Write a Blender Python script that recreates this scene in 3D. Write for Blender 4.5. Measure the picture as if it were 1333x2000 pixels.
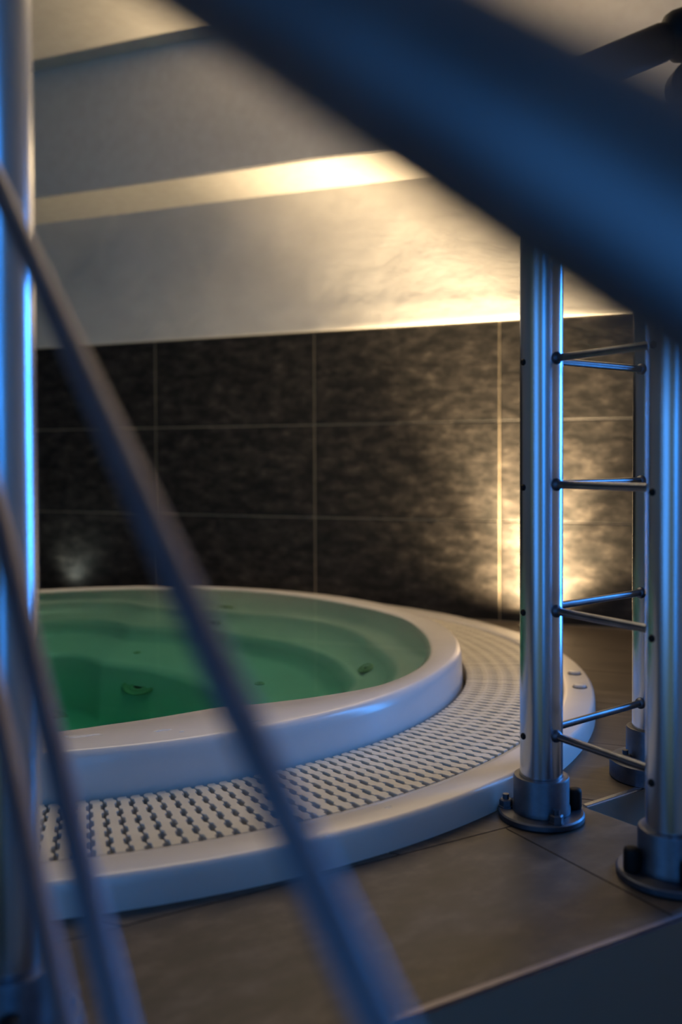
import bpy, bmesh, math, random
from mathutils import Vector, Matrix, noise
random.seed(7)
S = bpy.context.scene
COL = S.collection
for o in list(bpy.data.objects): bpy.data.objects.remove(o)

# ------------------------------------------------------------------ camera
FPX, CAMH, PY = 1831.66, 0.49447, 935.97
cR = Vector((0.99998877, -0.00011218, -0.00473756))
cU = Vector((0.00473889, 0.02367217, 0.99970854))
cF = Vector((0.0, 0.99971977, -0.02367244))
cd = bpy.data.cameras.new('camera'); cam = bpy.data.objects.new('camera', cd); COL.objects.link(cam)
cam.matrix_world = Matrix(((cR.x, cU.x, -cF.x, 0), (cR.y, cU.y, -cF.y, 0), (cR.z, cU.z, -cF.z, CAMH), (0, 0, 0, 1)))
cd.sensor_fit = 'VERTICAL'; cd.sensor_height = 36; cd.sensor_width = 24
cd.lens = FPX / 2000 * 36; cd.shift_y = -(1000 - PY) / 2000
cd.clip_start = 0.01
cd.dof.use_dof = True; cd.dof.focus_distance = 1.43; cd.dof.aperture_fstop = 2.4
S.camera = cam
S.view_settings.view_transform = 'Standard'; S.view_settings.look = 'None'
S.view_settings.gamma = 1; S.view_settings.use_curve_mapping = False
S.view_settings.exposure = 0.08

# ------------------------------------------------------------------ world and lamps
W = bpy.data.worlds.new('world'); S.world = W; W.use_nodes = True
W.node_tree.nodes['Background'].inputs[0].default_value = (0.20, 0.28, 0.20, 1)
W.node_tree.nodes['Background'].inputs[1].default_value = 0.42

def area(name, loc, aim, sx, sy, col, power, spread=180):
    l = bpy.data.lights.new(name, 'AREA'); l.shape = 'RECTANGLE'; l.size = sx; l.size_y = sy
    l.color = col; l.energy = power; l.spread = math.radians(spread)
    o = bpy.data.objects.new(name, l); COL.objects.link(o); o.location = loc
    o.rotation_euler = (Vector(aim) - Vector(loc)).to_track_quat('-Z', 'Y').to_euler()
    return o
BLUE = (0.045, 0.33, 1.0)
area('blue_stair_light', (0.80, -0.62, 0.60), (0.2, 1.0, 0.3), 1.5, 1.4, BLUE, 19)
area('blue_left_light', (-1.25, -0.45, 0.60), (0.1, 1.2, 0.3), 1.0, 1.3, BLUE, 6.5)
area('blue_side_light', (1.35, 0.55, 0.55), (0.2, 1.1, 0.3), 1.0, 1.2, BLUE, 17, 150)
area('blue_corner_light', (1.15, 1.65, 0.50), (0.2, 1.1, 0.3), 0.20, 0.9, BLUE, 5, 110)
area('warm_room_light', (-0.3, 2.0, 1.70), (-0.3, 2.0, 0.0), 0.9, 0.6, (1.0, 0.80, 0.54), 4.5, 130)

def lin(r, g, b):
    f = lambda c: (c / 255 / 12.92) if c / 255 < .04045 else ((c / 255 + .055) / 1.055) ** 2.4
    return (f(r), f(g), f(b), 1)

# ------------------------------------------------------------------ geometry frame of the room
WA, WD = 0.3942, 3.0103                      # wall angle and its distance on the y axis
T = Vector((math.cos(WA), -math.sin(WA), 0))  # along the wall, to the right
N = Vector((math.sin(WA), math.cos(WA), 0))   # into the wall
W0 = Vector((0, WD, 0))
def wp(s, off, z): return W0 + T * s - N * off + Vector((0, 0, z))   # off = distance in front of the wall
TC = Vector((-0.5750, 2.0550, 0))             # tub centre
E1 = Vector((0.0721, 0.8211, 0)); ED = Vector((0.8675, 0.4974, 0)).normalized(); EN = Vector((-ED.y, ED.x, 0))
C1 = Vector((0.3446, 1.3080, 0)); HD = Vector((0.8205, 0.5717, 0)).normalized()
SD = Vector((0.6069, -0.7948, 0)).normalized()
P1 = C1 + SD * ((C1 - E1).dot(EN) / -SD.dot(EN))

# ------------------------------------------------------------------ materials
def mat(name, col, rough=.5, metal=0, spec=.5, coat=0):
    m = bpy.data.materials.new(name); m.use_nodes = True
    b = m.node_tree.nodes['Principled BSDF']
    b.inputs['Base Color'].default_value = col; b.inputs['Roughness'].default_value = rough
    b.inputs['Metallic'].default_value = metal; b.inputs['Specular IOR Level'].default_value = spec
    b.inputs['Coat Weight'].default_value = coat
    return m, m.node_tree.nodes, m.node_tree.links, b
def texcoord(n, l, scale, world=True, rot=(0, 0, 0)):
    mp = n.new('ShaderNodeMapping'); mp.inputs['Scale'].default_value = scale; mp.inputs['Rotation'].default_value = rot
    if world:
        g = n.new('ShaderNodeNewGeometry'); l.new(g.outputs['Position'], mp.inputs['Vector'])
    else:
        g = n.new('ShaderNodeTexCoord'); l.new(g.outputs['Object'], mp.inputs['Vector'])
    return mp
def noisy(m, cols, scale, sc=(1, 1, 1), rot=(0, 0, 0), detail=6, bump=0.0, bdist=.002, rough=None, nrough=.6, world=True, pos=None, fine=0):
    mm, n, l, b = m
    # rotate first (so that x runs along the wall), then scale
    mp = texcoord(n, l, (1, 1, 1), world, rot)
    m2 = n.new('ShaderNodeMapping'); m2.inputs['Scale'].default_value = sc; l.new(mp.outputs[0], m2.inputs['Vector'])
    t = n.new('ShaderNodeTexNoise'); t.inputs['Scale'].default_value = scale; t.inputs['Detail'].default_value = detail
    t.inputs['Roughness'].default_value = nrough
    l.new(m2.outputs[0], t.inputs['Vector'])
    r = n.new('ShaderNodeValToRGB'); e = r.color_ramp.elements
    pos = pos or [.3 + .4 * i / (len(cols) - 1) for i in range(len(cols))]
    e[0].position = pos[0]; e[0].color = cols[0]; e[1].position = pos[-1]; e[1].color = cols[-1]
    for p, c in list(zip(pos, cols))[1:-1]:
        q = e.new(p); q.color = c
    l.new(t.outputs['Fac'], r.inputs[0]); l.new(r.outputs[0], b.inputs['Base Color'])
    if bump:
        bp = n.new('ShaderNodeBump'); bp.inputs['Strength'].default_value = bump; bp.inputs['Distance'].default_value = bdist
        l.new(t.outputs['Fac'], bp.inputs['Height']); l.new(bp.outputs[0], b.inputs['Normal'])
    if rough:
        mr = n.new('ShaderNodeMapRange'); mr.inputs[3].default_value = rough[0]; mr.inputs[4].default_value = rough[1]
        l.new(t.outputs['Fac'], mr.inputs[0]); l.new(mr.outputs[0], b.inputs['Roughness'])
    return mm
ROTW = (0, 0, WA)
M = {}
M['tile'] = noisy(mat('slate_tile', (0, 0, 0, 1), .55, spec=.25),
    [(.006, .006, .0055, 1), (.014, .013, .012, 1), (.034, .030, .027, 1), (.095, .083, .071, 1)], 17, (1, 1, 2.0), ROTW, 9, .6, .004,
    (.45, .75), .68, pos=[.30, .44, .58, .76])
M['grout'] = noisy(mat('beige_grout', (0, 0, 0, 1), .9), [(.24, .20, .135, 1), (.34, .28, .195, 1)], 60)
M['plaster'] = noisy(mat('white_plaster', (0, 0, 0, 1), .85), [(.56, .55, .53, 1), (.66, .65, .63, 1)], 5, (1, 1, 1.5), ROTW, 8, .45, .012, pos=[.3, .7])
M['ceiling'] = noisy(mat('ceiling_plaster', (0, 0, 0, 1), .9), [(.58, .56, .53, 1), (.64, .63, .60, 1)], 30, (1, 1, 1), ROTW, 5, .25, .004)
M['floor_tile'] = noisy(mat('brown_wood_look_floor_tile', (0, 0, 0, 1), .5),
    [(.024, .019, .016, 1), (.052, .041, .033, 1), (.10, .080, .063, 1)], 14, (.45, 5, 1), ROTW, 8, .25, .002, (.38, .6), .62)
M['edge_tile'] = noisy(mat('brown_mottled_floor_tile', (0, 0, 0, 1), .5),
    [(.016, .012, .010, 1), (.044, .032, .024, 1), (.105, .076, .055, 1)], 16, (1, 1.6, 1), (0, 0, -.527), 8, .25, .002, (.4, .6), .62)
M['floor_joint'] = mat('floor_joint_grey', (.20, .17, .14, 1), .8)[0]
M['acrylic'] = noisy(mat('white_acrylic', (0, 0, 0, 1), .22, spec=.5), [(.60, .57, .55, 1), (.64, .61, .59, 1)], 6, rough=(.16, .3))
M['grate'] = noisy(mat('offwhite_plastic', (0, 0, 0, 1), .45), [(.56, .52, .44, 1), (.62, .58, .50, 1)], 25, rough=(.35, .55))
M['alu'] = noisy(mat('polished_aluminium', (0, 0, 0, 1), .2, 1), [(.56, .60, .68, 1), (.66, .70, .76, 1)], 6, (1, 1, .15), rough=(.20, .30))
M['cast'] = noisy(mat('cast_aluminium', (0, 0, 0, 1), .45, 1), [(.09, .10, .13, 1), (.16, .17, .20, 1)], 40, bump=.15, bdist=.001, rough=(.38, .55))
M['rail'] = noisy(mat('brushed_steel_rail', (0, 0, 0, 1), .4, 1), [(.14, .14, .155, 1), (.19, .19, .205, 1)], 20, rough=(.34, .48))
M['black'] = noisy(mat('black_plastic', (0, 0, 0, 1), .6, spec=.2), [(.004, .0035, .004, 1), (.008, .007, .007, 1)], 30)
M['rod'] = noisy(mat('dark_steel_rod', (0, 0, 0, 1), .45, 1), [(.15, .14, .17, 1), (.21, .20, .23, 1)], 20, rough=(.4, .52))
M['brace'] = noisy(mat('dull_aluminium_rod', (0, 0, 0, 1), .35, 1), [(.12, .13, .16, 1), (.20, .22, .25, 1)], 20, rough=(.26, .4))
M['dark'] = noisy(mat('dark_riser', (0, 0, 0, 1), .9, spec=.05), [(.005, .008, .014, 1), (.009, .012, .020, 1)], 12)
M['channel'] = noisy(mat('gutter_shade_plastic', (0, 0, 0, 1), .5), [(.02, .02, .02, 1), (.04, .04, .04, 1)], 12)  # near-black colour stands in for the shade between the grate bars
M['jet'] = noisy(mat('jet_plastic', (0, 0, 0, 1), .35), [(.34, .36, .24, 1), (.42, .44, .30, 1)], 20)
M['jethole'] = mat('jet_hole_shade', (.02, .03, .02, 1), .5)[0]
M['chrome'] = mat('chrome', (.75, .75, .76, 1), .12, 1)[0]
M['rubber'] = noisy(mat('dark_grey_rubber', (0, 0, 0, 1), .6), [(.03, .03, .034, 1), (.05, .05, .055, 1)], 30)

# lamp lens: gives off light itself
def lens_mat(name, col, k):
    m, n, l, b = mat(name, (.8, .75, .6, 1), .2)
    b.inputs['Emission Color'].default_value = col; b.inputs['Emission Strength'].default_value = k
    return m
M['lens'] = lens_mat('lit_lamp_lens', (1, .8, .5, 1), 6)
M['lens_cool'] = lens_mat('lit_cool_lamp_lens', (.85, .95, .85, 1), 2)

# water: green absorbing volume under a clear reflecting surface
def water_mat():
    m = bpy.data.materials.new('green_pool_water'); m.use_nodes = True
    n, l = m.node_tree.nodes, m.node_tree.links; n.clear()
    out = n.new('ShaderNodeOutputMaterial')
    gl = n.new('ShaderNodeBsdfGlass'); gl.inputs['IOR'].default_value = 1.33; gl.inputs['Roughness'].default_value = 0.0
    gl.inputs['Color'].default_value = (1, 1, 1, 1)
    l.new(gl.outputs[0], out.inputs['Surface'])
    va = n.new('ShaderNodeVolumeAbsorption'); va.inputs['Color'].default_value = (.12, .985, .82, 1); va.inputs['Density'].default_value = 1.4
    l.new(va.outputs[0], out.inputs['Volume'])
    return m
M['water'] = water_mat()
def drop_mat():
    m, n, l, b = mat('clear_water_drop', (.9, .93, .95, 1), .05)
    b.inputs['Alpha'].default_value = .3
    return m
M['drop'] = drop_mat()

# ------------------------------------------------------------------ helpers
def obj(name, bm, m, parent=None, smooth=False, label=None):
    me = bpy.data.meshes.new(name); bmesh.ops.recalc_face_normals(bm, faces=bm.faces); bm.to_mesh(me); bm.free()
    me.materials.append(m)
    if smooth: me.shade_smooth() if smooth is True else me.shade_smooth()
    if smooth == 'auto':
        try: me.set_sharp_from_angle(angle=math.radians(35))
        except Exception: pass
    o = bpy.data.objects.new(name, me); COL.objects.link(o)
    if parent: o.parent = parent
    if label: o['label'] = label
    return o
def empty(name, loc=(0, 0, 0)):
    o = bpy.data.objects.new(name, None); o.empty_display_size = .1; COL.objects.link(o); o.location = loc
    bpy.context.view_layer.update(); return o
def tag(o, label, cat, group=None):
    o['label'] = label; o['category'] = cat
    if group: o['group'] = group
    return o
def struct(o, label=None):
    o['kind'] = 'structure'
    if label: o['label'] = label
    return o
def keep(o, parent):          # parent without moving: parts are built in world coordinates
    o.parent = parent; o.matrix_parent_inverse = parent.matrix_world.inverted(); return o
def poly_prism(bm, pts, z0, z1, bev=0):
    a = [bm.verts.new((p[0], p[1], z0)) for p in pts]
    b = [bm.verts.new((p[0], p[1], z1)) for p in pts]
    n = len(pts)
    bm.faces.new(a[::-1]); top = bm.faces.new(b)
    for i in range(n): bm.faces.new((a[i], a[(i + 1) % n], b[(i + 1) % n], b[i]))
    if bev:
        bmesh.ops.bevel(bm, geom=list(top.edges), offset=bev, segments=2, affect='EDGES', clamp_overlap=True)
def quad_box(bm, o, ux, uy, uz):  # box from a corner and three edge vectors
    v = [bm.verts.new(o + ux * i + uy * j + uz * k) for k in (0, 1) for j in (0, 1) for i in (0, 1)]
    for f in ((0, 2, 3, 1), (4, 5, 7, 6), (0, 1, 5, 4), (2, 6, 7, 3), (0, 4, 6, 2), (1, 3, 7, 5)): bm.faces.new([v[i] for i in f])
def tube(bm, pts, r, seg=24, caps=True):
    pts = [Vector(p) for p in pts]; rings = []
    rs = r if isinstance(r, (list, tuple)) else [r] * len(pts)
    prev = None
    for i, p in enumerate(pts):
        if i == 0: d = pts[1] - p
        elif i == len(pts) - 1: d = p - pts[-2]
        else: d = (pts[i + 1] - p).normalized() + (p - pts[i - 1]).normalized()
        d.normalize()
        if prev is None:
            a = d.orthogonal().normalized()
        else:
            a = (prev - d * prev.dot(d)).normalized()
        prev = a; b = d.cross(a)
        rings.append([bm.verts.new(p + (a * math.cos(t) + b * math.sin(t)) * rs[i]) for t in [2 * math.pi * k / seg for k in range(seg)]])
    for i in range(len(rings) - 1):
        for k in range(seg): bm.faces.new((rings[i][k], rings[i][(k + 1) % seg], rings[i + 1][(k + 1) % seg], rings[i + 1][k]))
    if caps: bm.faces.new(rings[0][::-1]); bm.faces.new(rings[-1])
def lathe(bm, c, prof, seg=48, a0=0, closed=True):
    """profile (r, z) around a vertical axis at c; ends with r == 0 close to a point"""
    rings = []
    for r, z in prof:
        if r < 1e-6: rings.append([bm.verts.new((c[0], c[1], c[2] + z))])
        else: rings.append([bm.verts.new((c[0] + r * math.cos(a0 + 2 * math.pi * k / seg), c[1] + r * math.sin(a0 + 2 * math.pi * k / seg), c[2] + z)) for k in range(seg)])
    for A, B in zip(rings, rings[1:]):
        for k in range(seg):
            k2 = (k + 1) % seg
            if len(A) == 1: bm.faces.new((A[0], B[k], B[k2]))
            elif len(B) == 1: bm.faces.new((A[k], A[k2], B[0]))
            else: bm.faces.new((A[k], A[k2], B[k2], B[k]))
    return rings
def pix(x, y, d):             # point on the line of sight, used once to survey positions
    return Vector((0, 0, CAMH)) + (cF + cR * ((x - 666.5) / FPX) - cU * ((y - PY) / FPX)) * d

def clip(poly, p, n):         # keep the side where (q-p).n >= 0
    out = []
    for i in range(len(poly)):
        a, b = poly[i], poly[(i + 1) % len(poly)]
        da, db = (a - p).dot(n), (b - p).dot(n)
        if da >= 0: out.append(a)
        if da * db < 0: out.append(a + (b - a) * (da / (da - db)))
    return out
def area2(poly):
    return abs(sum(poly[i].x * poly[(i + 1) % len(poly)].y - poly[(i + 1) % len(poly)].x * poly[i].y for i in range(len(poly)))) / 2

# cutting the round tub opening out of the deck and its tiles (done once; the cutter is removed again)
cb = bmesh.new(); lathe(cb, TC, [(0, -.6), (1.08, -.6), (1.08, .3), (0, .3)], 192)
cutter = obj('cutter', cb, M['dark'])
def cut_round(objs):
    for o in objs:
        md = o.modifiers.new('cut', 'BOOLEAN'); md.operation = 'DIFFERENCE'; md.object = cutter; md.solver = 'EXACT'
    bpy.context.view_layer.update()
    dg = bpy.context.evaluated_depsgraph_get()
    for o in objs:
        me = bpy.data.meshes.new_from_object(o.evaluated_get(dg)); old = o.data
        o.modifiers.clear(); o.data = me
        if not me.materials: me.materials.append(old.materials[0])

# ------------------------------------------------------------------ STRUCTURE
# back wall: grout bed with a tile field below, plaster above
SL, SR = -2.6, 1.85
bm = bmesh.new()
quad_box(bm, wp(SL, 0.0, -1.1), T * (SR - SL), N * .15, Vector((0, 0, 3.1)))
wall = struct(obj('wall_back', bm, M['grout']), 'slate tiled wall with white plaster above the pool')
S0, TW, TH, JT = -0.6998, 0.6079, 0.3, 0.0038
bm = bmesh.new()
quad_box(bm, Vector((JT / 2, 0, JT / 2)), Vector((TW - JT, 0, 0)), Vector((0, .006, 0)), Vector((0, 0, TH - JT)))
bmesh.ops.bevel(bm, geom=[e for e in bm.edges if all(abs(v.co.y) < 1e-6 for v in e.verts)], offset=.0012, segments=1, affect='EDGES')
proto = None
tk = 0
for k in range(-4, 5):
    for j in range(0, 3):
        s = S0 + k * TW
        if s > SR or s + TW < SL: continue
        if proto is None: o = proto = obj('wall_tile', bm, M['tile'])
        else:
            o = proto.copy(); COL.objects.link(o)
        p = wp(s, .0020 + random.uniform(-.0004, .0004), -.0011 + j * TH)
        o.location = p; o.rotation_euler = (0, 0, -WA)
        o.parent = wall
# plaster skin above the tiles, slightly bulging, hand trowelled
def sheet(name, s0, s1, prof, m, ns=90, amp=.002, parent=None, back=0.02):
    """prof: list of (off, z); lofted along the wall"""
    bm = bmesh.new(); rows = []
    for off, z in prof:
        row = []
        for i in range(ns + 1):
            s = s0 + (s1 - s0) * i / ns
            d = noise.noise(Vector((s * 3.1, z * 4.5, off * 4))) * amp + noise.noise(Vector((s * 9, z * 11, 3))) * amp * .4
            row.append(bm.verts.new(wp(s, off + d, z)))
        rows.append(row)
    for a, b in zip(rows, rows[1:]):
        for i in range(ns): bm.faces.new((a[i], a[i + 1], b[i + 1], b[i]))
    return bm
ZS, ZB, OB = 1.342, 1.750, 0.3194
prof = [(0.0, .9005), (.0115, .9005), (.0135, .904)]
prof += [(.0135 + .030 * (z - .904) / (ZS - .904) + .0012 * math.exp(-((z - .965) / .02) ** 2), z) for z in [.904 + (ZS + .02 - .904) * i / 30 for i in range(1, 31)]]
bm = sheet('plaster', SL, SR, prof, M['plaster'], 180, .003)
pl = obj('plaster_face', bm, M['plaster'], wall, True)
# ceiling: boxed beam along the wall, then the higher ceiling
bm = bmesh.new()
quad_box(bm, wp(SL, OB, ZS), T * (SR - SL), N * (OB + .0), Vector((0, 0, .75)))
bmesh.ops.bevel(bm, geom=[e for e in bm.edges], offset=.004, segments=2, affect='EDGES')
beam = struct(obj('trim_1', bm, M['ceiling']), 'boxed plaster beam running along the back wall')
bm = bmesh.new()
quad_box(bm, wp(SL, 5.2, ZB), T * (SR - SL), N * (5.2 - OB), Vector((0, 0, .1)))
struct(obj('ceiling', bm, M['ceiling']), 'low plastered ceiling')
# side walls and the wall behind the stair
bm = bmesh.new(); quad_box(bm, wp(SL - .12, 5.2, -1.1), T * .12, N * 5.2, Vector((0, 0, 3.0)))
struct(obj('wall_left', bm, M['plaster']), 'plain plaster side wall')
bm = bmesh.new(); quad_box(bm, wp(SR, 5.2, -1.1), T * .12, N * 5.2, Vector((0, 0, 3.0)))
struct(obj('wall_right', bm, M['plaster']), 'plain plaster side wall beyond the stairwell')

# raised floor (deck) around the tub with its stairwell edge
wl = wp(SL, 0, 0); wr = wp(SR, 0, 0)
hc = C1 + HD * 1.62
sl = E1 - ED * 2.9
deck_pts = [sl, P1, C1, hc, wp(1.72, 0, 0), wl, wp(SL, 2.6, 0)]
bm = bmesh.new(); poly_prism(bm, deck_pts, -.20, -.0016)
deck = struct(obj('floor', bm, M['floor_joint']), 'raised floor of brown tiles around the pool')
TILES = []
def floor_tile(poly, m):
    if len(poly) < 3 or area2(poly) < .0015: return
    c = sum(poly, Vector()) / len(poly)
    far = max((p - TC).length for p in poly)
    if far < 1.08: return
    bm = bmesh.new(); poly_prism(bm, [p - c for p in poly], -.0016, 0.0)
    o = obj('floor_tile', bm, m); o.location = c
    TILES.append((o, min((p - TC).length for p in poly) < 1.35))
J = .0012
BORD = 0.289          # width of the border course along the stair edge
NOS = 0.012
RP = 0.278
for row in range(0, 11):
    for k in range(-5, 4):
        s = -0.42 + k * .60 + (row % 2) * .30
        o0, o1 = .018 + row * RP, .018 + (row + 1) * RP
        poly = [wp(s + J, o1 - J, 0), wp(s + .6 - J, o1 - J, 0), wp(s + .6 - J, o0 + J, 0), wp(s + J, o0 + J, 0)]
        poly = clip(poly, wp(SL, 0, 0), T); poly = clip(poly, wp(SR - .13, 0, 0), -T) if poly else poly
        if poly: poly = clip(poly, E1 + EN * (BORD + J), EN)
        # stairwell side
        hn = Vector((-HD.y, HD.x, 0))
        if poly: poly = clip(poly, C1 + hn * NOS, hn)
        if poly: floor_tile(poly, M['floor_tile'])
sd = SD; sn = Vector((sd.y, -sd.x, 0))   # side edge of the stairwell corner
if sn.x > 0: sn = -sn
t0 = (Vector((.2270, 1.2179, 0)) - E1).dot(ED)
for k in range(-6, 3):
    a, b = t0 + k * .6 + J, t0 + (k + 1) * .6 - J
    poly = [E1 + ED * a + EN * NOS, E1 + ED * b + EN * NOS, E1 + ED * b + EN * (BORD - J), E1 + ED * a + EN * (BORD - J)]
    poly = clip(poly, C1 + sn * .004, sn)
    if poly: poly = clip(poly, wp(SL, 0, 0), T)
    if poly: floor_tile(poly, M['edge_tile'])
cut_round([deck] + [o for o, c in TILES if c])
for o, c in TILES: o.parent = deck
bpy.data.objects.remove(cutter)
# metal nosings of the stairwell
def strip(name, a, b, inward, lab, m='rod'):
    bm = bmesh.new(); quad_box(bm, a - Vector((0, 0, .022)), b - a, inward * (NOS - .001), Vector((0, 0, .0235)))
    bmesh.ops.bevel(bm, geom=list(bm.edges), offset=.002, segments=2, affect='EDGES')
    return struct(obj(name, bm, M[m]), lab)
hn = Vector((-HD.y, HD.x, 0))
strip('trim_2', E1 - ED * 2.6 + EN * .0005, P1 - ED * .004 + EN * .0005, EN, 'metal nosing along the near stair edge')
strip('trim_3', C1 + hn * .0005, hc - HD * .08 + hn * .0005, hn, 'metal nosing along the far side of the stairwell', 'alu')
# stair going down on the camera side, lower floor
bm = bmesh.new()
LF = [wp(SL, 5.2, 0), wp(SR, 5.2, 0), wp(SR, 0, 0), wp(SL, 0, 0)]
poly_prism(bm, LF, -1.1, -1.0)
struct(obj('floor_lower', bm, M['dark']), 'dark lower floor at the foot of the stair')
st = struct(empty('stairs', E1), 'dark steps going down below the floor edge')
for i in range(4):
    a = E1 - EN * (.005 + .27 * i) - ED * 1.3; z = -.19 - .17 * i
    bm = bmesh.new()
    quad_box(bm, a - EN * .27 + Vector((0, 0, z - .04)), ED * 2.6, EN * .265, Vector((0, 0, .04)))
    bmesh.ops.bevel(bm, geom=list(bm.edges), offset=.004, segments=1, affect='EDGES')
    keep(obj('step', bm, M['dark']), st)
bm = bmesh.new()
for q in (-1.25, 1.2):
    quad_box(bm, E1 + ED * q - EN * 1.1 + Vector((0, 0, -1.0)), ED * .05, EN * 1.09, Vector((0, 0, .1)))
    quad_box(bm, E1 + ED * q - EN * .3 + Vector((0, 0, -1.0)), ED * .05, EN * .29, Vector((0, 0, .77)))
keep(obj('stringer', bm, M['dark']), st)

# ------------------------------------------------------------------ HOT TUB
ZT = .0403; ZR = .1003; ZW = .0955
def interp(tab, a):
    a = a % 360; t = sorted((k % 360, v) for k, v in tab.items()); n = len(t)
    for i in range(n):
        a0, v0 = t[i]; a1, v1 = t[(i + 1) % n]
        if i == n - 1: a1 += 360
        aa = a if a >= a0 or i < n - 1 else a + 360
        if i == n - 1 and a < t[0][0]: aa = a + 360
        if a0 <= aa <= a1:
            u = (aa - a0) / (a1 - a0); vm = t[i - 1][1]; vp = t[(i + 2) % n][1]
            m0 = (v1 - vm) * .5; m1 = (vp - v0) * .5; u2, u3 = u * u, u * u * u
            return (2 * u3 - 3 * u2 + 1) * v0 + (u3 - 2 * u2 + u) * m0 + (-2 * u3 + 3 * u2) * v1 + (u3 - u2) * m1
    return t[0][1]
OUT = {-78: .721, -71: .703, -57: .686, -52: .706, -42: .744, -34: .772, -21: .779, -5: .766, 8: .763, 20: .768, 37: .763, 53: .776, 66: .795, 75: .812, 92: .82, 112: .82,
       128: .81, 145: .775, 165: .765, 185: .77, 205: .779, 220: .772, 235: .735, 250: .70, 262: .71, 271: .722}
R1 = {109: .755, 96: .725, 88: .63, 61: .611, 35: .66, 8: .666, -11: .705, -30: .70, -60: .61, -90: .61, 125: .74, 150: .67, 180: .67, 210: .69, 240: .63}
R2 = {110: .599, 99: .57, 89: .484, 56: .480, 40: .501, 24: .540, 0: .588, -10: .61, -30: .60, -60: .52, -90: .52, 125: .60, 150: .54, 180: .54, 210: .59, 240: .54}
R3 = {121: .34, 109: .325, 93: .236, 55: .218, 15: .262, -10: .36, -35: .42, -60: .40, -90: .38, 150: .33, 180: .33, 220: .38}
sm = lambda a, b, u: a + (b - a) * u
def tub_r(tabname, th): return interp(tabname, th)
tub = empty('hot_tub', TC)
tag(tub, 'round white sunken hot tub with a stepped rim, filled with green water', 'hot tub')
SEG = 288
rings_def = []
# outer flange, gutter, rim: plain circles
circ = [(1.075, -.03), (1.093, -.03), (1.0945, .0), (1.0940, .026), (1.0930, .0340), (1.0905, .0385), (1.0860, ZT), (1.043, ZT), (1.0350, ZT - .001), (1.0320, ZT - .006),
        (1.0315, .012), (1.029, -.028), (.840, -.028), (.8355, .0), (.834, .040), (.8320, .080), (.8298, .0905), (.8255, .0965), (.8225, .0990), (.8190, ZR)]
for r, z in circ: rings_def.append(lambda th, r=r, z=z: (r, z))
rings_def.append(lambda th: (min(interp(OUT, th) + .006, .816), ZR - .0012))
rings_def.append(lambda th: (min(interp(OUT, th), .812), ZR - .004))
rings_def.append(lambda th: (min(interp(OUT, th), .812) - .002, ZW - .006))
rings_def.append(lambda th: (min(interp(OUT, th), .812) - .010, ZW - .024))
r1 = lambda th: min(interp(R1, th), min(interp(OUT, th), .812) - .035)
r2 = lambda th: min(interp(R2, th), r1(th) - .05)
r3 = lambda th: min(interp(R3, th), r2(th) - .08)
rings_def += [lambda th: (r1(th) + .07, ZW - .165), lambda th: (r1(th) + .020, ZW - .182), lambda th: (r1(th) + .006, ZW - .168), lambda th: (r1(th) - .008, ZW - .180), lambda th: (r1(th) - .022, ZW - .215),
              lambda th: (r2(th) + .022, ZW - .302), lambda th: (r2(th) + .007, ZW - .287), lambda th: (r2(th) - .008, ZW - .300), lambda th: (r2(th) - .025, ZW - .360),
              lambda th: (r2(th) - .045, ZW - .415), lambda th: (r2(th) - .065, ZW - .428), lambda th: (r3(th) + .02, ZW - .440), lambda th: (r3(th), ZW - .448), lambda th: (r3(th) - .015, ZW - .475), lambda th: (r3(th) - .05, ZW - .800),
              lambda th: (r3(th) - .075, ZW - .825), lambda th: (r3(th) * .3, ZW - .83)]
bm = bmesh.new(); rr = []
for f in rings_def:
    row = []
    for k in range(SEG):
        th = 360 * k / SEG; r, z = f(th); a = math.radians(th)
        row.append(bm.verts.new((r * math.cos(a), r * math.sin(a), z)))
    rr.append(row)
cv = bm.verts.new((0, 0, ZW - .83))
for A, B in zip(rr, rr[1:]):
    for k in range(SEG): bm.faces.new((A[k], A[(k + 1) % SEG], B[(k + 1) % SEG], B[k]))
for k in range(SEG): bm.faces.new((rr[-1][k], rr[-1][(k + 1) % SEG], cv))
body = obj('tub_shell', bm, M['acrylic'], tub, True)
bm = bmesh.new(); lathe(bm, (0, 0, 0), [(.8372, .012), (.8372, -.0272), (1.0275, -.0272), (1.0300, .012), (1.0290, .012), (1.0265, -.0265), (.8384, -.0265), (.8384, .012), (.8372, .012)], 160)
obj('gutter_shade_liner', bm, M['channel'], tub)  # dark lining added over the white gutter so the gaps look shaded
# jets under water
def on_tub(x, y):     # height of the shell under a point
    th = math.degrees(math.atan2(y, x)); r = math.hypot(x, y)
    prev = None
    for f in rings_def[18:]:
        q = f(th)
        if prev and q[0] <= r <= prev[0]:
            u = (prev[0] - r) / max(prev[0] - q[0], 1e-6); return prev[1] + (q[1] - prev[1]) * u
        prev = q
    return ZW - .83
def jet(x, y, s, tilt=.35, z=None):
    z = on_tub(x, y) if z is None else z
    bm = bmesh.new(); lathe(bm, (0, 0, 0), [(s, -.004), (s, .002), (s * .93, .0055), (s * .8, .0055), (s * .68, .001), (s * .55, .001), (s * .45, .004), (s * .33, .004), (s * .28, -.003), (0, -.003)], 32)
    j = obj('jet', bm, M['jet'], tub, True); j.location = (x, y, z + .002)
    d = Vector((-x, -y, 0)).normalized()
    j.rotation_euler = Vector((d.x * tilt, d.y * tilt, 1)).to_track_quat('Z', 'Y').to_euler()
    bm = bmesh.new(); lathe(bm, (0, 0, 0), [(0, .0005), (s * .27, .0005), (s * .27, -.006), (0, -.006)], 20)
    h = obj('nozzle_hole', bm, M['jethole'], j, False)  # solid dark disc, its colour stands for the shade inside the nozzle
def at_px(x, y, z):
    d = cF + cR * ((x - 666.5) / FPX) - cU * ((y - PY) / FPX); return Vector((0, 0, CAMH)) + d * ((z - CAMH) / d.z)
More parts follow.
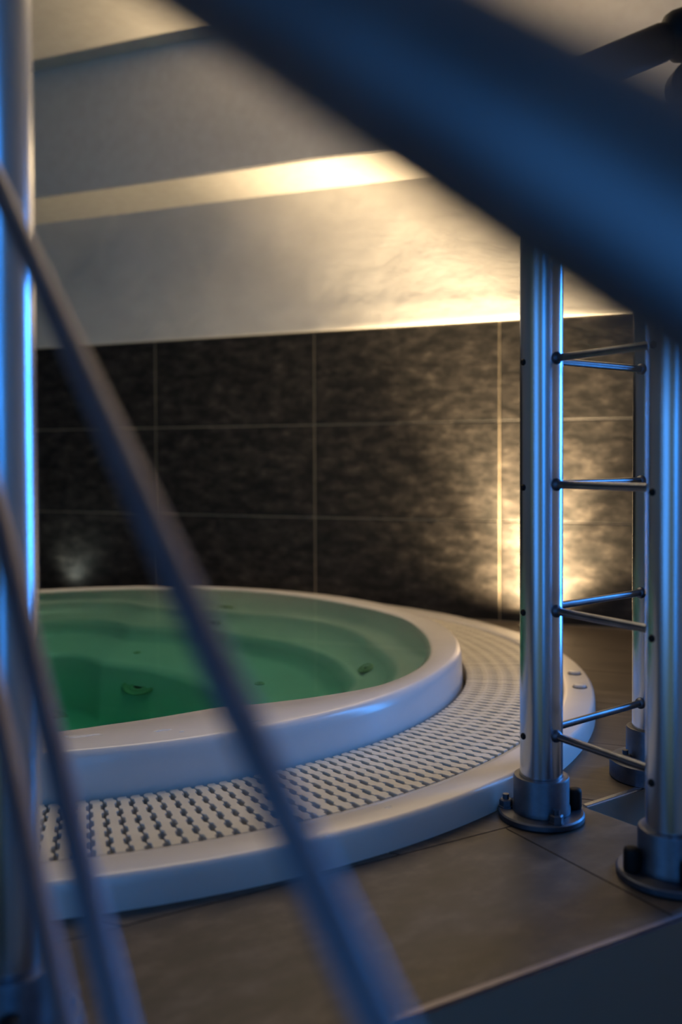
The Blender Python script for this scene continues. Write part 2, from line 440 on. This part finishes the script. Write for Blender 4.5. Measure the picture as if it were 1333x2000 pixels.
def on_shell_px(x, y):   # where the line of sight first meets the shell (surveying only)
    p0 = at_px(x, y, ZW); d = (p0 - cam.location).normalized(); q = math.hypot(d.x, d.y); si = q / 1.33; tr = si / math.sqrt(1 - si * si)
    z = ZW
    while z > ZW - .84:
        p = p0 + Vector((d.x / q, d.y / q, 0)) * tr * (ZW - z) - TC
        if z <= on_tub(p.x, p.y): break
        z -= .001
    return p.x, p.y, z
for (x, y, s, t) in ((270, 1341, .046, 1.6), (507, 1336, .012, .2), (716, 1305, .030, 1.6), (440, 1187, .026, 1.6), (415, 1218, .026, 1.6), (97, 1405, .044, 1.4), (268, 1275, .010, .1)):
    q = on_shell_px(x, y); jet(q[0], q[1], s, t, q[2])
# push buttons on the flange
for ang, r in ((-5.9, 1.066), (-12.08, 1.066)):
    a = math.radians(ang)
    bm = bmesh.new(); lathe(bm, (0, 0, 0), [(.0142, -.001), (.0142, .0012), (.0128, .0014), (.0120, .0014)], 32)
    base = obj('button_ring', bm, M['rubber'], tub, True); base.location = (r * math.cos(a), r * math.sin(a), ZT)
    bm = bmesh.new(); lathe(bm, (0, 0, 0), [(.0123, .000), (.0125, .0042), (.0116, .0058), (.0095, .0065), (0, .0068)], 32)
    obj('push_button', bm, M['acrylic'], base, True)
# water body
bm = bmesh.new(); top = []; bot = []
for k in range(SEG):
    th = 360 * k / SEG; a = math.radians(th); r = min(interp(OUT, th), .812) - .0010
    top.append(bm.verts.new((r * math.cos(a), r * math.sin(a), ZW))); bot.append(bm.verts.new(((r - .001) * math.cos(a), (r - .001) * math.sin(a), ZW - .86)))
for k in range(SEG): bm.faces.new((top[k], bot[k], bot[(k + 1) % SEG], top[(k + 1) % SEG]))
bm.faces.new(top); bm.faces.new(bot[::-1])
wt = obj('water', bm, M['water']); wt.location = TC
tag(wt, 'calm green water filling the round tub to the brim', 'water')

# overflow grating: 300 S-shaped bars, each an object
gr = empty('overflow_grate', TC)
tag(gr, 'curved off-white plastic overflow grating ring between tub rim and outer flange', 'grate')
NB = 300; PT = 2 * math.pi / NB
GI, GO = .8425, 1.0265; PER = (GO - GI) / 6
def Sq(r):
    u = ((r - GI) / PER) % 1.0
    d = abs(u - .5) * 2          # 0 at the middle of a bump
    return max(0, min(1, (.50 - d) / .24))
bm = bmesh.new(); n = 72; RIGHT = []; LEFT = []
us = []
for b in range(6):
    for q in (.0, .19, .32, .5, .68, .81): us.append(GI + (b + q) * PER)
    for q in (.06, .44, .56, .94): pass
us.append(GO)
half = [GI + (b + q) * PER for b in range(6) for q in (.0, .01, .135, .245, .37, .51, .63, .75, .87)] + [GO]
w0, wa = .285, .185
right = [(r, PT * (w0 + wa * Sq(r))) for r in half]
left = [(r, -PT * (w0 + wa * Sq(r + PER * .24))) for r in half]
outline = right + left[::-1]
def ring(z, inset):
    vs = []
    for i, (r, a) in enumerate(outline):
        rr_ = min(max(r, GI + inset), GO - inset); aa = a - math.copysign(inset / r, a)
        vs.append(bm.verts.new((rr_ * math.cos(aa), rr_ * math.sin(aa), z)))
    return vs
L0, L1, L2, L3 = ring(.006, 0), ring(.0350, 0), ring(.0363, .0003), ring(.0368, .0009)
m_ = len(outline)
for A, B in ((L0, L1), (L1, L2), (L2, L3)):
    for i in range(m_): bm.faces.new((A[i], A[(i + 1) % m_], B[(i + 1) % m_], B[i]))
# top as quads between the two sides
h_ = len(half)
for L in (L3,):
    for i in range(h_ - 1): bm.faces.new((L[i], L[i + 1], L[m_ - 2 - i], L[m_ - 1 - i]))
bar = None
for k in range(NB):
    if bar is None: bar = obj('grate_bar', bm, M['grate'], gr, False); o = bar
    else: o = bar.copy(); COL.objects.link(o)
    o.rotation_euler = (0, 0, k * PT); o.location = (0, 0, random.uniform(-.0004, .0003)); o.parent = gr
# tie rings under the bars
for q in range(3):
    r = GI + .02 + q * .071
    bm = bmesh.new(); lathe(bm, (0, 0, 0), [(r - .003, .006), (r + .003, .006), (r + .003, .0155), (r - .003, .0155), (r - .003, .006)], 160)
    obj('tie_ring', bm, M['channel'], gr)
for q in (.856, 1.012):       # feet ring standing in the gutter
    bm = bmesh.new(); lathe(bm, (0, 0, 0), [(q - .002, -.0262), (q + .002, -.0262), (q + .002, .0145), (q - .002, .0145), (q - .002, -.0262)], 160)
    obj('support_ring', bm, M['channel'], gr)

# wet smears and drops lying on the rim
bm = bmesh.new()
for (x, y, z, l, w) in ((158, 1437, ZR, .026, .006), (318, 1426, ZR, .013, .0035), (310, 1427, ZR, .006, .004), (208, 1449, ZR, .005, .003), (500, 1409, ZR, .012, .0022), (355, 1429, ZR, .004, .002),
                        (760, 1577, ZT, .006, .004), (640, 1633, ZT, .005, .003), (835, 1349, ZR, .004, .002)):
    p = at_px(x, y, z); tg = Vector((-(p - TC).y, (p - TC).x, 0)).normalized(); nn = Vector((-tg.y, tg.x, 0))
    if z == ZR and (p - TC).length > .806: continue
    if z == ZR and (p - TC).length < interp(OUT, math.degrees(math.atan2((p - TC).y, (p - TC).x))) + .008: continue
    c0 = bm.verts.new(p + Vector((0, 0, .0011))); rg = []
    rg2 = []
    for k in range(16):
        a = 2 * math.pi * k / 16; f = 1 + .25 * math.sin(3 * a + x)
        rg.append(bm.verts.new(p + tg * (math.cos(a) * l * f) + nn * (math.sin(a) * w * f) + Vector((0, 0, -.0004))))
        rg2.append(bm.verts.new(p + tg * (math.cos(a) * l * f * .8) + nn * (math.sin(a) * w * f * .8) + Vector((0, 0, .0008))))
    for k in range(16):
        bm.faces.new((rg[k], rg[(k + 1) % 16], rg2[(k + 1) % 16], rg2[k])); bm.faces.new((rg2[k], rg2[(k + 1) % 16], c0))
dr = obj('water_drops', bm, M['drop'], None, True); dr['kind'] = 'stuff'
tag(dr, 'small wet smears and drops lying on the white tub rim', 'water drops')

# ------------------------------------------------------------------ TRUSS COLUMN (three legs)
TR = .0288
def rodmesh(a, b, r, seg=16):
    bm = bmesh.new(); tube(bm, [a, b], r, seg); return bm
def foot(parent, x, y, z, angs, thick=.010, caps='black', plate=.0623):
    bm = bmesh.new(); lathe(bm, (x, y, z), [(0, 0), (plate - .002, 0), (plate, .002), (plate, thick - .002), (plate - .002, thick), (0, thick)], 56)
    bp = keep(obj('base_plate', bm, M['cast'], None, 'auto'), parent)
    bm = bmesh.new(); lathe(bm, (x, y, z), [(.0289, thick + .0004), (.0392, thick + .0004), (.0392, thick + .007), (.0377, thick + .010), (.0377, thick + .046), (.0365, thick + .0485), (.0315, thick + .0495), (.0289, thick + .0485)], 56)
    cl = keep(obj('collar', bm, M['cast'], None, 'auto'), parent)
    bpy.context.view_layer.update()
    for a, kind in angs:
        a = math.radians(a); px, py = x + .0480 * math.cos(a), y + .0480 * math.sin(a)
        bm = bmesh.new()
        if kind == 'cap':
            lathe(bm, (px, py, z + thick), [(0, 0), (.0090, 0), (.0096, .003), (.0094, .023), (.0082, .0265), (.004, .028), (0, .0282)], 24)
            o = obj('bolt_cap', bm, M['black'], None, True)
        else:
            lathe(bm, (px, py, z + thick), [(0, 0), (.0105, 0), (.0105, .002), (.0092, .0022), (.0092, .010), (.0075, .0115), (0, .0115)], 6)
            tube(bm, [(px, py, z + thick + .0116), (px, py, z + thick + .018)], .0045, 12)
            o = obj('bolt', bm, M['cast'], None, False)
        keep(o, bp)
ZTOP = .85
A_ = Vector((.2725, 1.2740, 0)); C_ = Vector((.3854, 1.0901, 0)); D_ = Vector((.4760, 1.4330, 0))
tc = empty('truss_column', (A_ + C_ + D_) / 3)
tag(tc, 'aluminium truss pillar of round tubes and thin rungs at the right, standing on the floor edge', 'pillar')
foot(tc, A_.x, A_.y, 0, [(8, 'cap'), (-78, 'bolt'), (165, 'bolt'), (80, 'bolt')], plate=.0580)
foot(tc, C_.x, C_.y, 0, [(186, 'cap'), (-84, 'cap'), (6, 'cap'), (96, 'bolt')])
foot(tc, D_.x, D_.y, 0, [(200, 'bolt'), (-60, 'bolt'), (60, 'bolt')], thick=.029)
for P, z0 in ((A_, .0102), (C_, .0102), (D_, .0292)):
    bm = bmesh.new(); tube(bm, [P + Vector((0, 0, z0)), P + Vector((0, 0, ZTOP))], TR, 64)
    keep(obj('chord_tube', bm, M['alu'], None, 'auto'), tc)
def spoke(P, Q, z, r=.0052):
    d = (Q - P).normalized(); a = P + d * (TR - .001); b = Q - d * (TR - .001); up = Vector((0, 0, z))
    keep(obj('brace', rodmesh(a + up, b + up, r), M['brace'], None, 'auto'), tc)
    for e, s in ((a, 1), (b, -1)):
        bm = bmesh.new(); tube(bm, [e + up, e + up + d * s * .003, e + up + d * s * .007], [.0088, .0084, .0056], 16)
        keep(obj('weld_bead', bm, M['cast'], None, True), tc)
levels = [.1187, .2870, .4563, .6246, .793]
for z in levels:
    spoke(A_, C_, z); spoke(A_, D_, z); spoke(C_, D_, z)
    for P in (A_, C_):
        d = Vector((-.93, -.37, 0)).normalized()
        bm = bmesh.new(); p = P + Vector((0, 0, z - .004)); tube(bm, [p + d * (TR - .002), p + d * (TR + .001), p + d * (TR + .0025)], [.0045, .0045, .003], 12)
        keep(obj('rivet', bm, M['black'], None, 'auto'), tc)
bm = bmesh.new()
cen = (A_ + C_ + D_) / 3
tri = []
for P in (A_, C_, D_):
    d = (P - cen).normalized()
    for a in (-60, -30, 0, 30, 60):
        q = Matrix.Rotation(math.radians(a), 3, 'Z') @ d; tri.append(P + q * .045)
ctr = sorted(tri, key=lambda p: math.atan2((p - cen).y, (p - cen).x))
poly_prism(bm, ctr, ZTOP, ZTOP + .01, .0015)
keep(obj('top_plate', bm, M['cast']), tc)

# left post
F_ = Vector((-.2893, .7990, 0))
lp = empty('support_post', F_)
tag(lp, 'thick polished metal post at the left edge, in front of the tub', 'post')
foot(lp, F_.x, F_.y, 0, [(20, 'bolt'), (-70, 'cap'), (110, 'bolt'), (200, 'bolt')])
bm = bmesh.new(); tube(bm, [F_ + Vector((0, 0, .0102)), F_ + Vector((0, 0, ZB))], TR, 64)
keep(obj('chord_tube', bm, M['alu'], None, 'auto'), lp)
bm = bmesh.new(); lathe(bm, F_, [(TR + .0003, ZB - .045), (.040, ZB - .045), (.040, ZB - .010), (.066, ZB - .010), (.066, ZB - .0002), (TR + .0003, ZB - .0002)], 48)
keep(obj('ceiling_flange', bm, M['cast'], None, 'auto'), lp)

# ------------------------------------------------------------------ STAIR RAILING close to the lens
ra = empty('stair_railing', (0.75, -.62, -1.0))
tag(ra, 'blurred brushed metal stair railing nearest the viewer, wide handrail above thin sloping rods', 'railing')
Ha, Hb = pix(300, -167, .252), pix(1279, 418, .153)
Htop, Hbot = Ha + (Ha - Hb) * 2.8, Hb + (Hb - Ha) * 4.0
bm = bmesh.new(); tube(bm, [Htop, Hbot], .0200, 48)
keep(obj('handrail', bm, M['rail'], None, 'auto'), ra)
tops, bots = [Htop], [Hbot]
for (x0, y0, d0, x1, y1, d1, r) in ((0, 370, .610, 760, 2034, .237, .0058), (5, 1040, .553, 230, 1992, .357, .0056), (-4, 1380, .536, 126, 2000, .393, .0054)):
    a, b = pix(x0, y0, d0), pix(x1, y1, d1)
    ta = a + (a - b) * ((-.345 - a.x) / (a.x - b.x)); tb = b + (b - a) * .30
    tops.append(ta); bots.append(tb)
    keep(obj('rail_rod', rodmesh(ta, tb, r * 1.15, 24), M['rod'], None, 'auto'), ra)
tp = sorted(tops, key=lambda p: -p.z); bp_ = sorted(bots, key=lambda p: -p.z)
bm = bmesh.new(); tube(bm, tp + [Vector((tp[-1].x - .01, tp[-1].y, .0))], .012, 20)
keep(obj('end_bar', bm, M['rail'], None, 'auto'), ra)
bm = bmesh.new(); tube(bm, sorted(bots[1:], key=lambda p: -p.x) + [], .008, 16)
keep(obj('tie_bar', bm, M['rail'], None, 'auto'), ra)
bm = bmesh.new(); tube(bm, [Hbot - Vector((0, 0, .0)), Vector((Hbot.x, Hbot.y, -1.0))], .021, 32)
keep(obj('newel_post', bm, M['rail'], None, 'auto'), ra)

# ------------------------------------------------------------------ BLACK LAMP on top of the truss
sp = empty('spotlight', C_ + Vector((0, 0, ZTOP + .01)))
tag(sp, 'black spotlight with a knuckle joint in the top right corner, clamped above the truss pillar', 'lamp')
b0, b1, kn = pix(1130, 150, 1.17), pix(1306, 78, 1.17), pix(1352, 62, 1.17)
bm = bmesh.new(); dv = (b1 - b0); tube(bm, [b0, b0 + dv * .02, b0 + dv * .1, b0 + dv * .93, b1], [.021, .0245, .0235, .0235, .0215], 40)
keep(obj('lamp_body', bm, M['black'], None, 'auto'), sp)
bm = bmesh.new(); tube(bm, [b1 - dv * .02, b1 + (kn - b1) * .15, b1 + (kn - b1) * .4, kn, kn + (kn - b1) * .5, kn + (kn - b1) * .75], [.021, .029, .0315, .0315, .028, .018], 40)
keep(obj('knuckle', bm, M['black'], None, 'auto'), sp)
yk = pix(1352, 168, 1.17)
bm = bmesh.new(); vd = (cF * -1); tube(bm, [yk - vd * .018, yk - vd * .014, yk + vd * .012, yk + vd * .016], [.025, .029, .029, .024], 36)
keep(obj('clamp_knob', bm, M['black'], None, 'auto'), sp)
bm = bmesh.new(); base = C_ + Vector((0, 0, ZTOP + .0101))
tube(bm, [base, base + Vector((0, 0, .035)), yk + vd * .0 + Vector((0, 0, -.02)), yk, kn], [.012, .012, .012, .012, .012], 20)
keep(obj('bracket_arm', bm, M['black'], None, 'auto'), sp)

# ------------------------------------------------------------------ FLOOR UPLIGHTS by the back wall
def uplight(s, off, label, lensm, col, power, size, blend, tilt):
    p = wp(s, off, 0)
    o = empty('uplight', p); tag(o, label, 'lamp')
    bm = bmesh.new(); lathe(bm, p, [(.030, .0005), (.046, .0005), (.047, .010), (.043, .013), (.036, .013), (.034, .009), (.030, .009), (.030, .0005)], 40)
    keep(obj('lamp_ring', bm, M['chrome'], None, 'auto'), o)
    bm = bmesh.new(); lathe(bm, p, [(0, .004), (.034, .004), (.034, .010), (.02, .0125), (0, .0135)], 40)
    keep(obj('lamp_lens', bm, lensm, None, True), o)
    for pw, sz, tl in ((power, size, tilt), (power * .20, 158, (.25, tilt[1]))):
        l = bpy.data.lights.new('uplight_beam', 'SPOT'); l.color = col; l.energy = pw; l.spot_size = math.radians(sz); l.spot_blend = blend
        l.shadow_soft_size = .018
        lo = bpy.data.objects.new('uplight_beam', l); COL.objects.link(lo); lo.location = p + Vector((0, 0, .034))
        aim = Vector((0, 0, 1)) + N * tl[0] + T * tl[1]
        lo.rotation_euler = aim.to_track_quat('-Z', 'Y').to_euler(); keep(lo, o)
    return o
uplight(.640, .088, 'small round floor uplight glowing warm at the wall behind the truss pillar', M['lens'], (1.0, .72, .40), 380, 74, 1.0, (.05, -.09))
# the second lamp stands in the corner left of the tub, behind the rim
uplight(-1.06, .052, 'dim cool floor uplight at the wall behind the tub, left', M['lens_cool'], (.85, .95, .85), 1.2, 110, 1.0, (.3, 0))
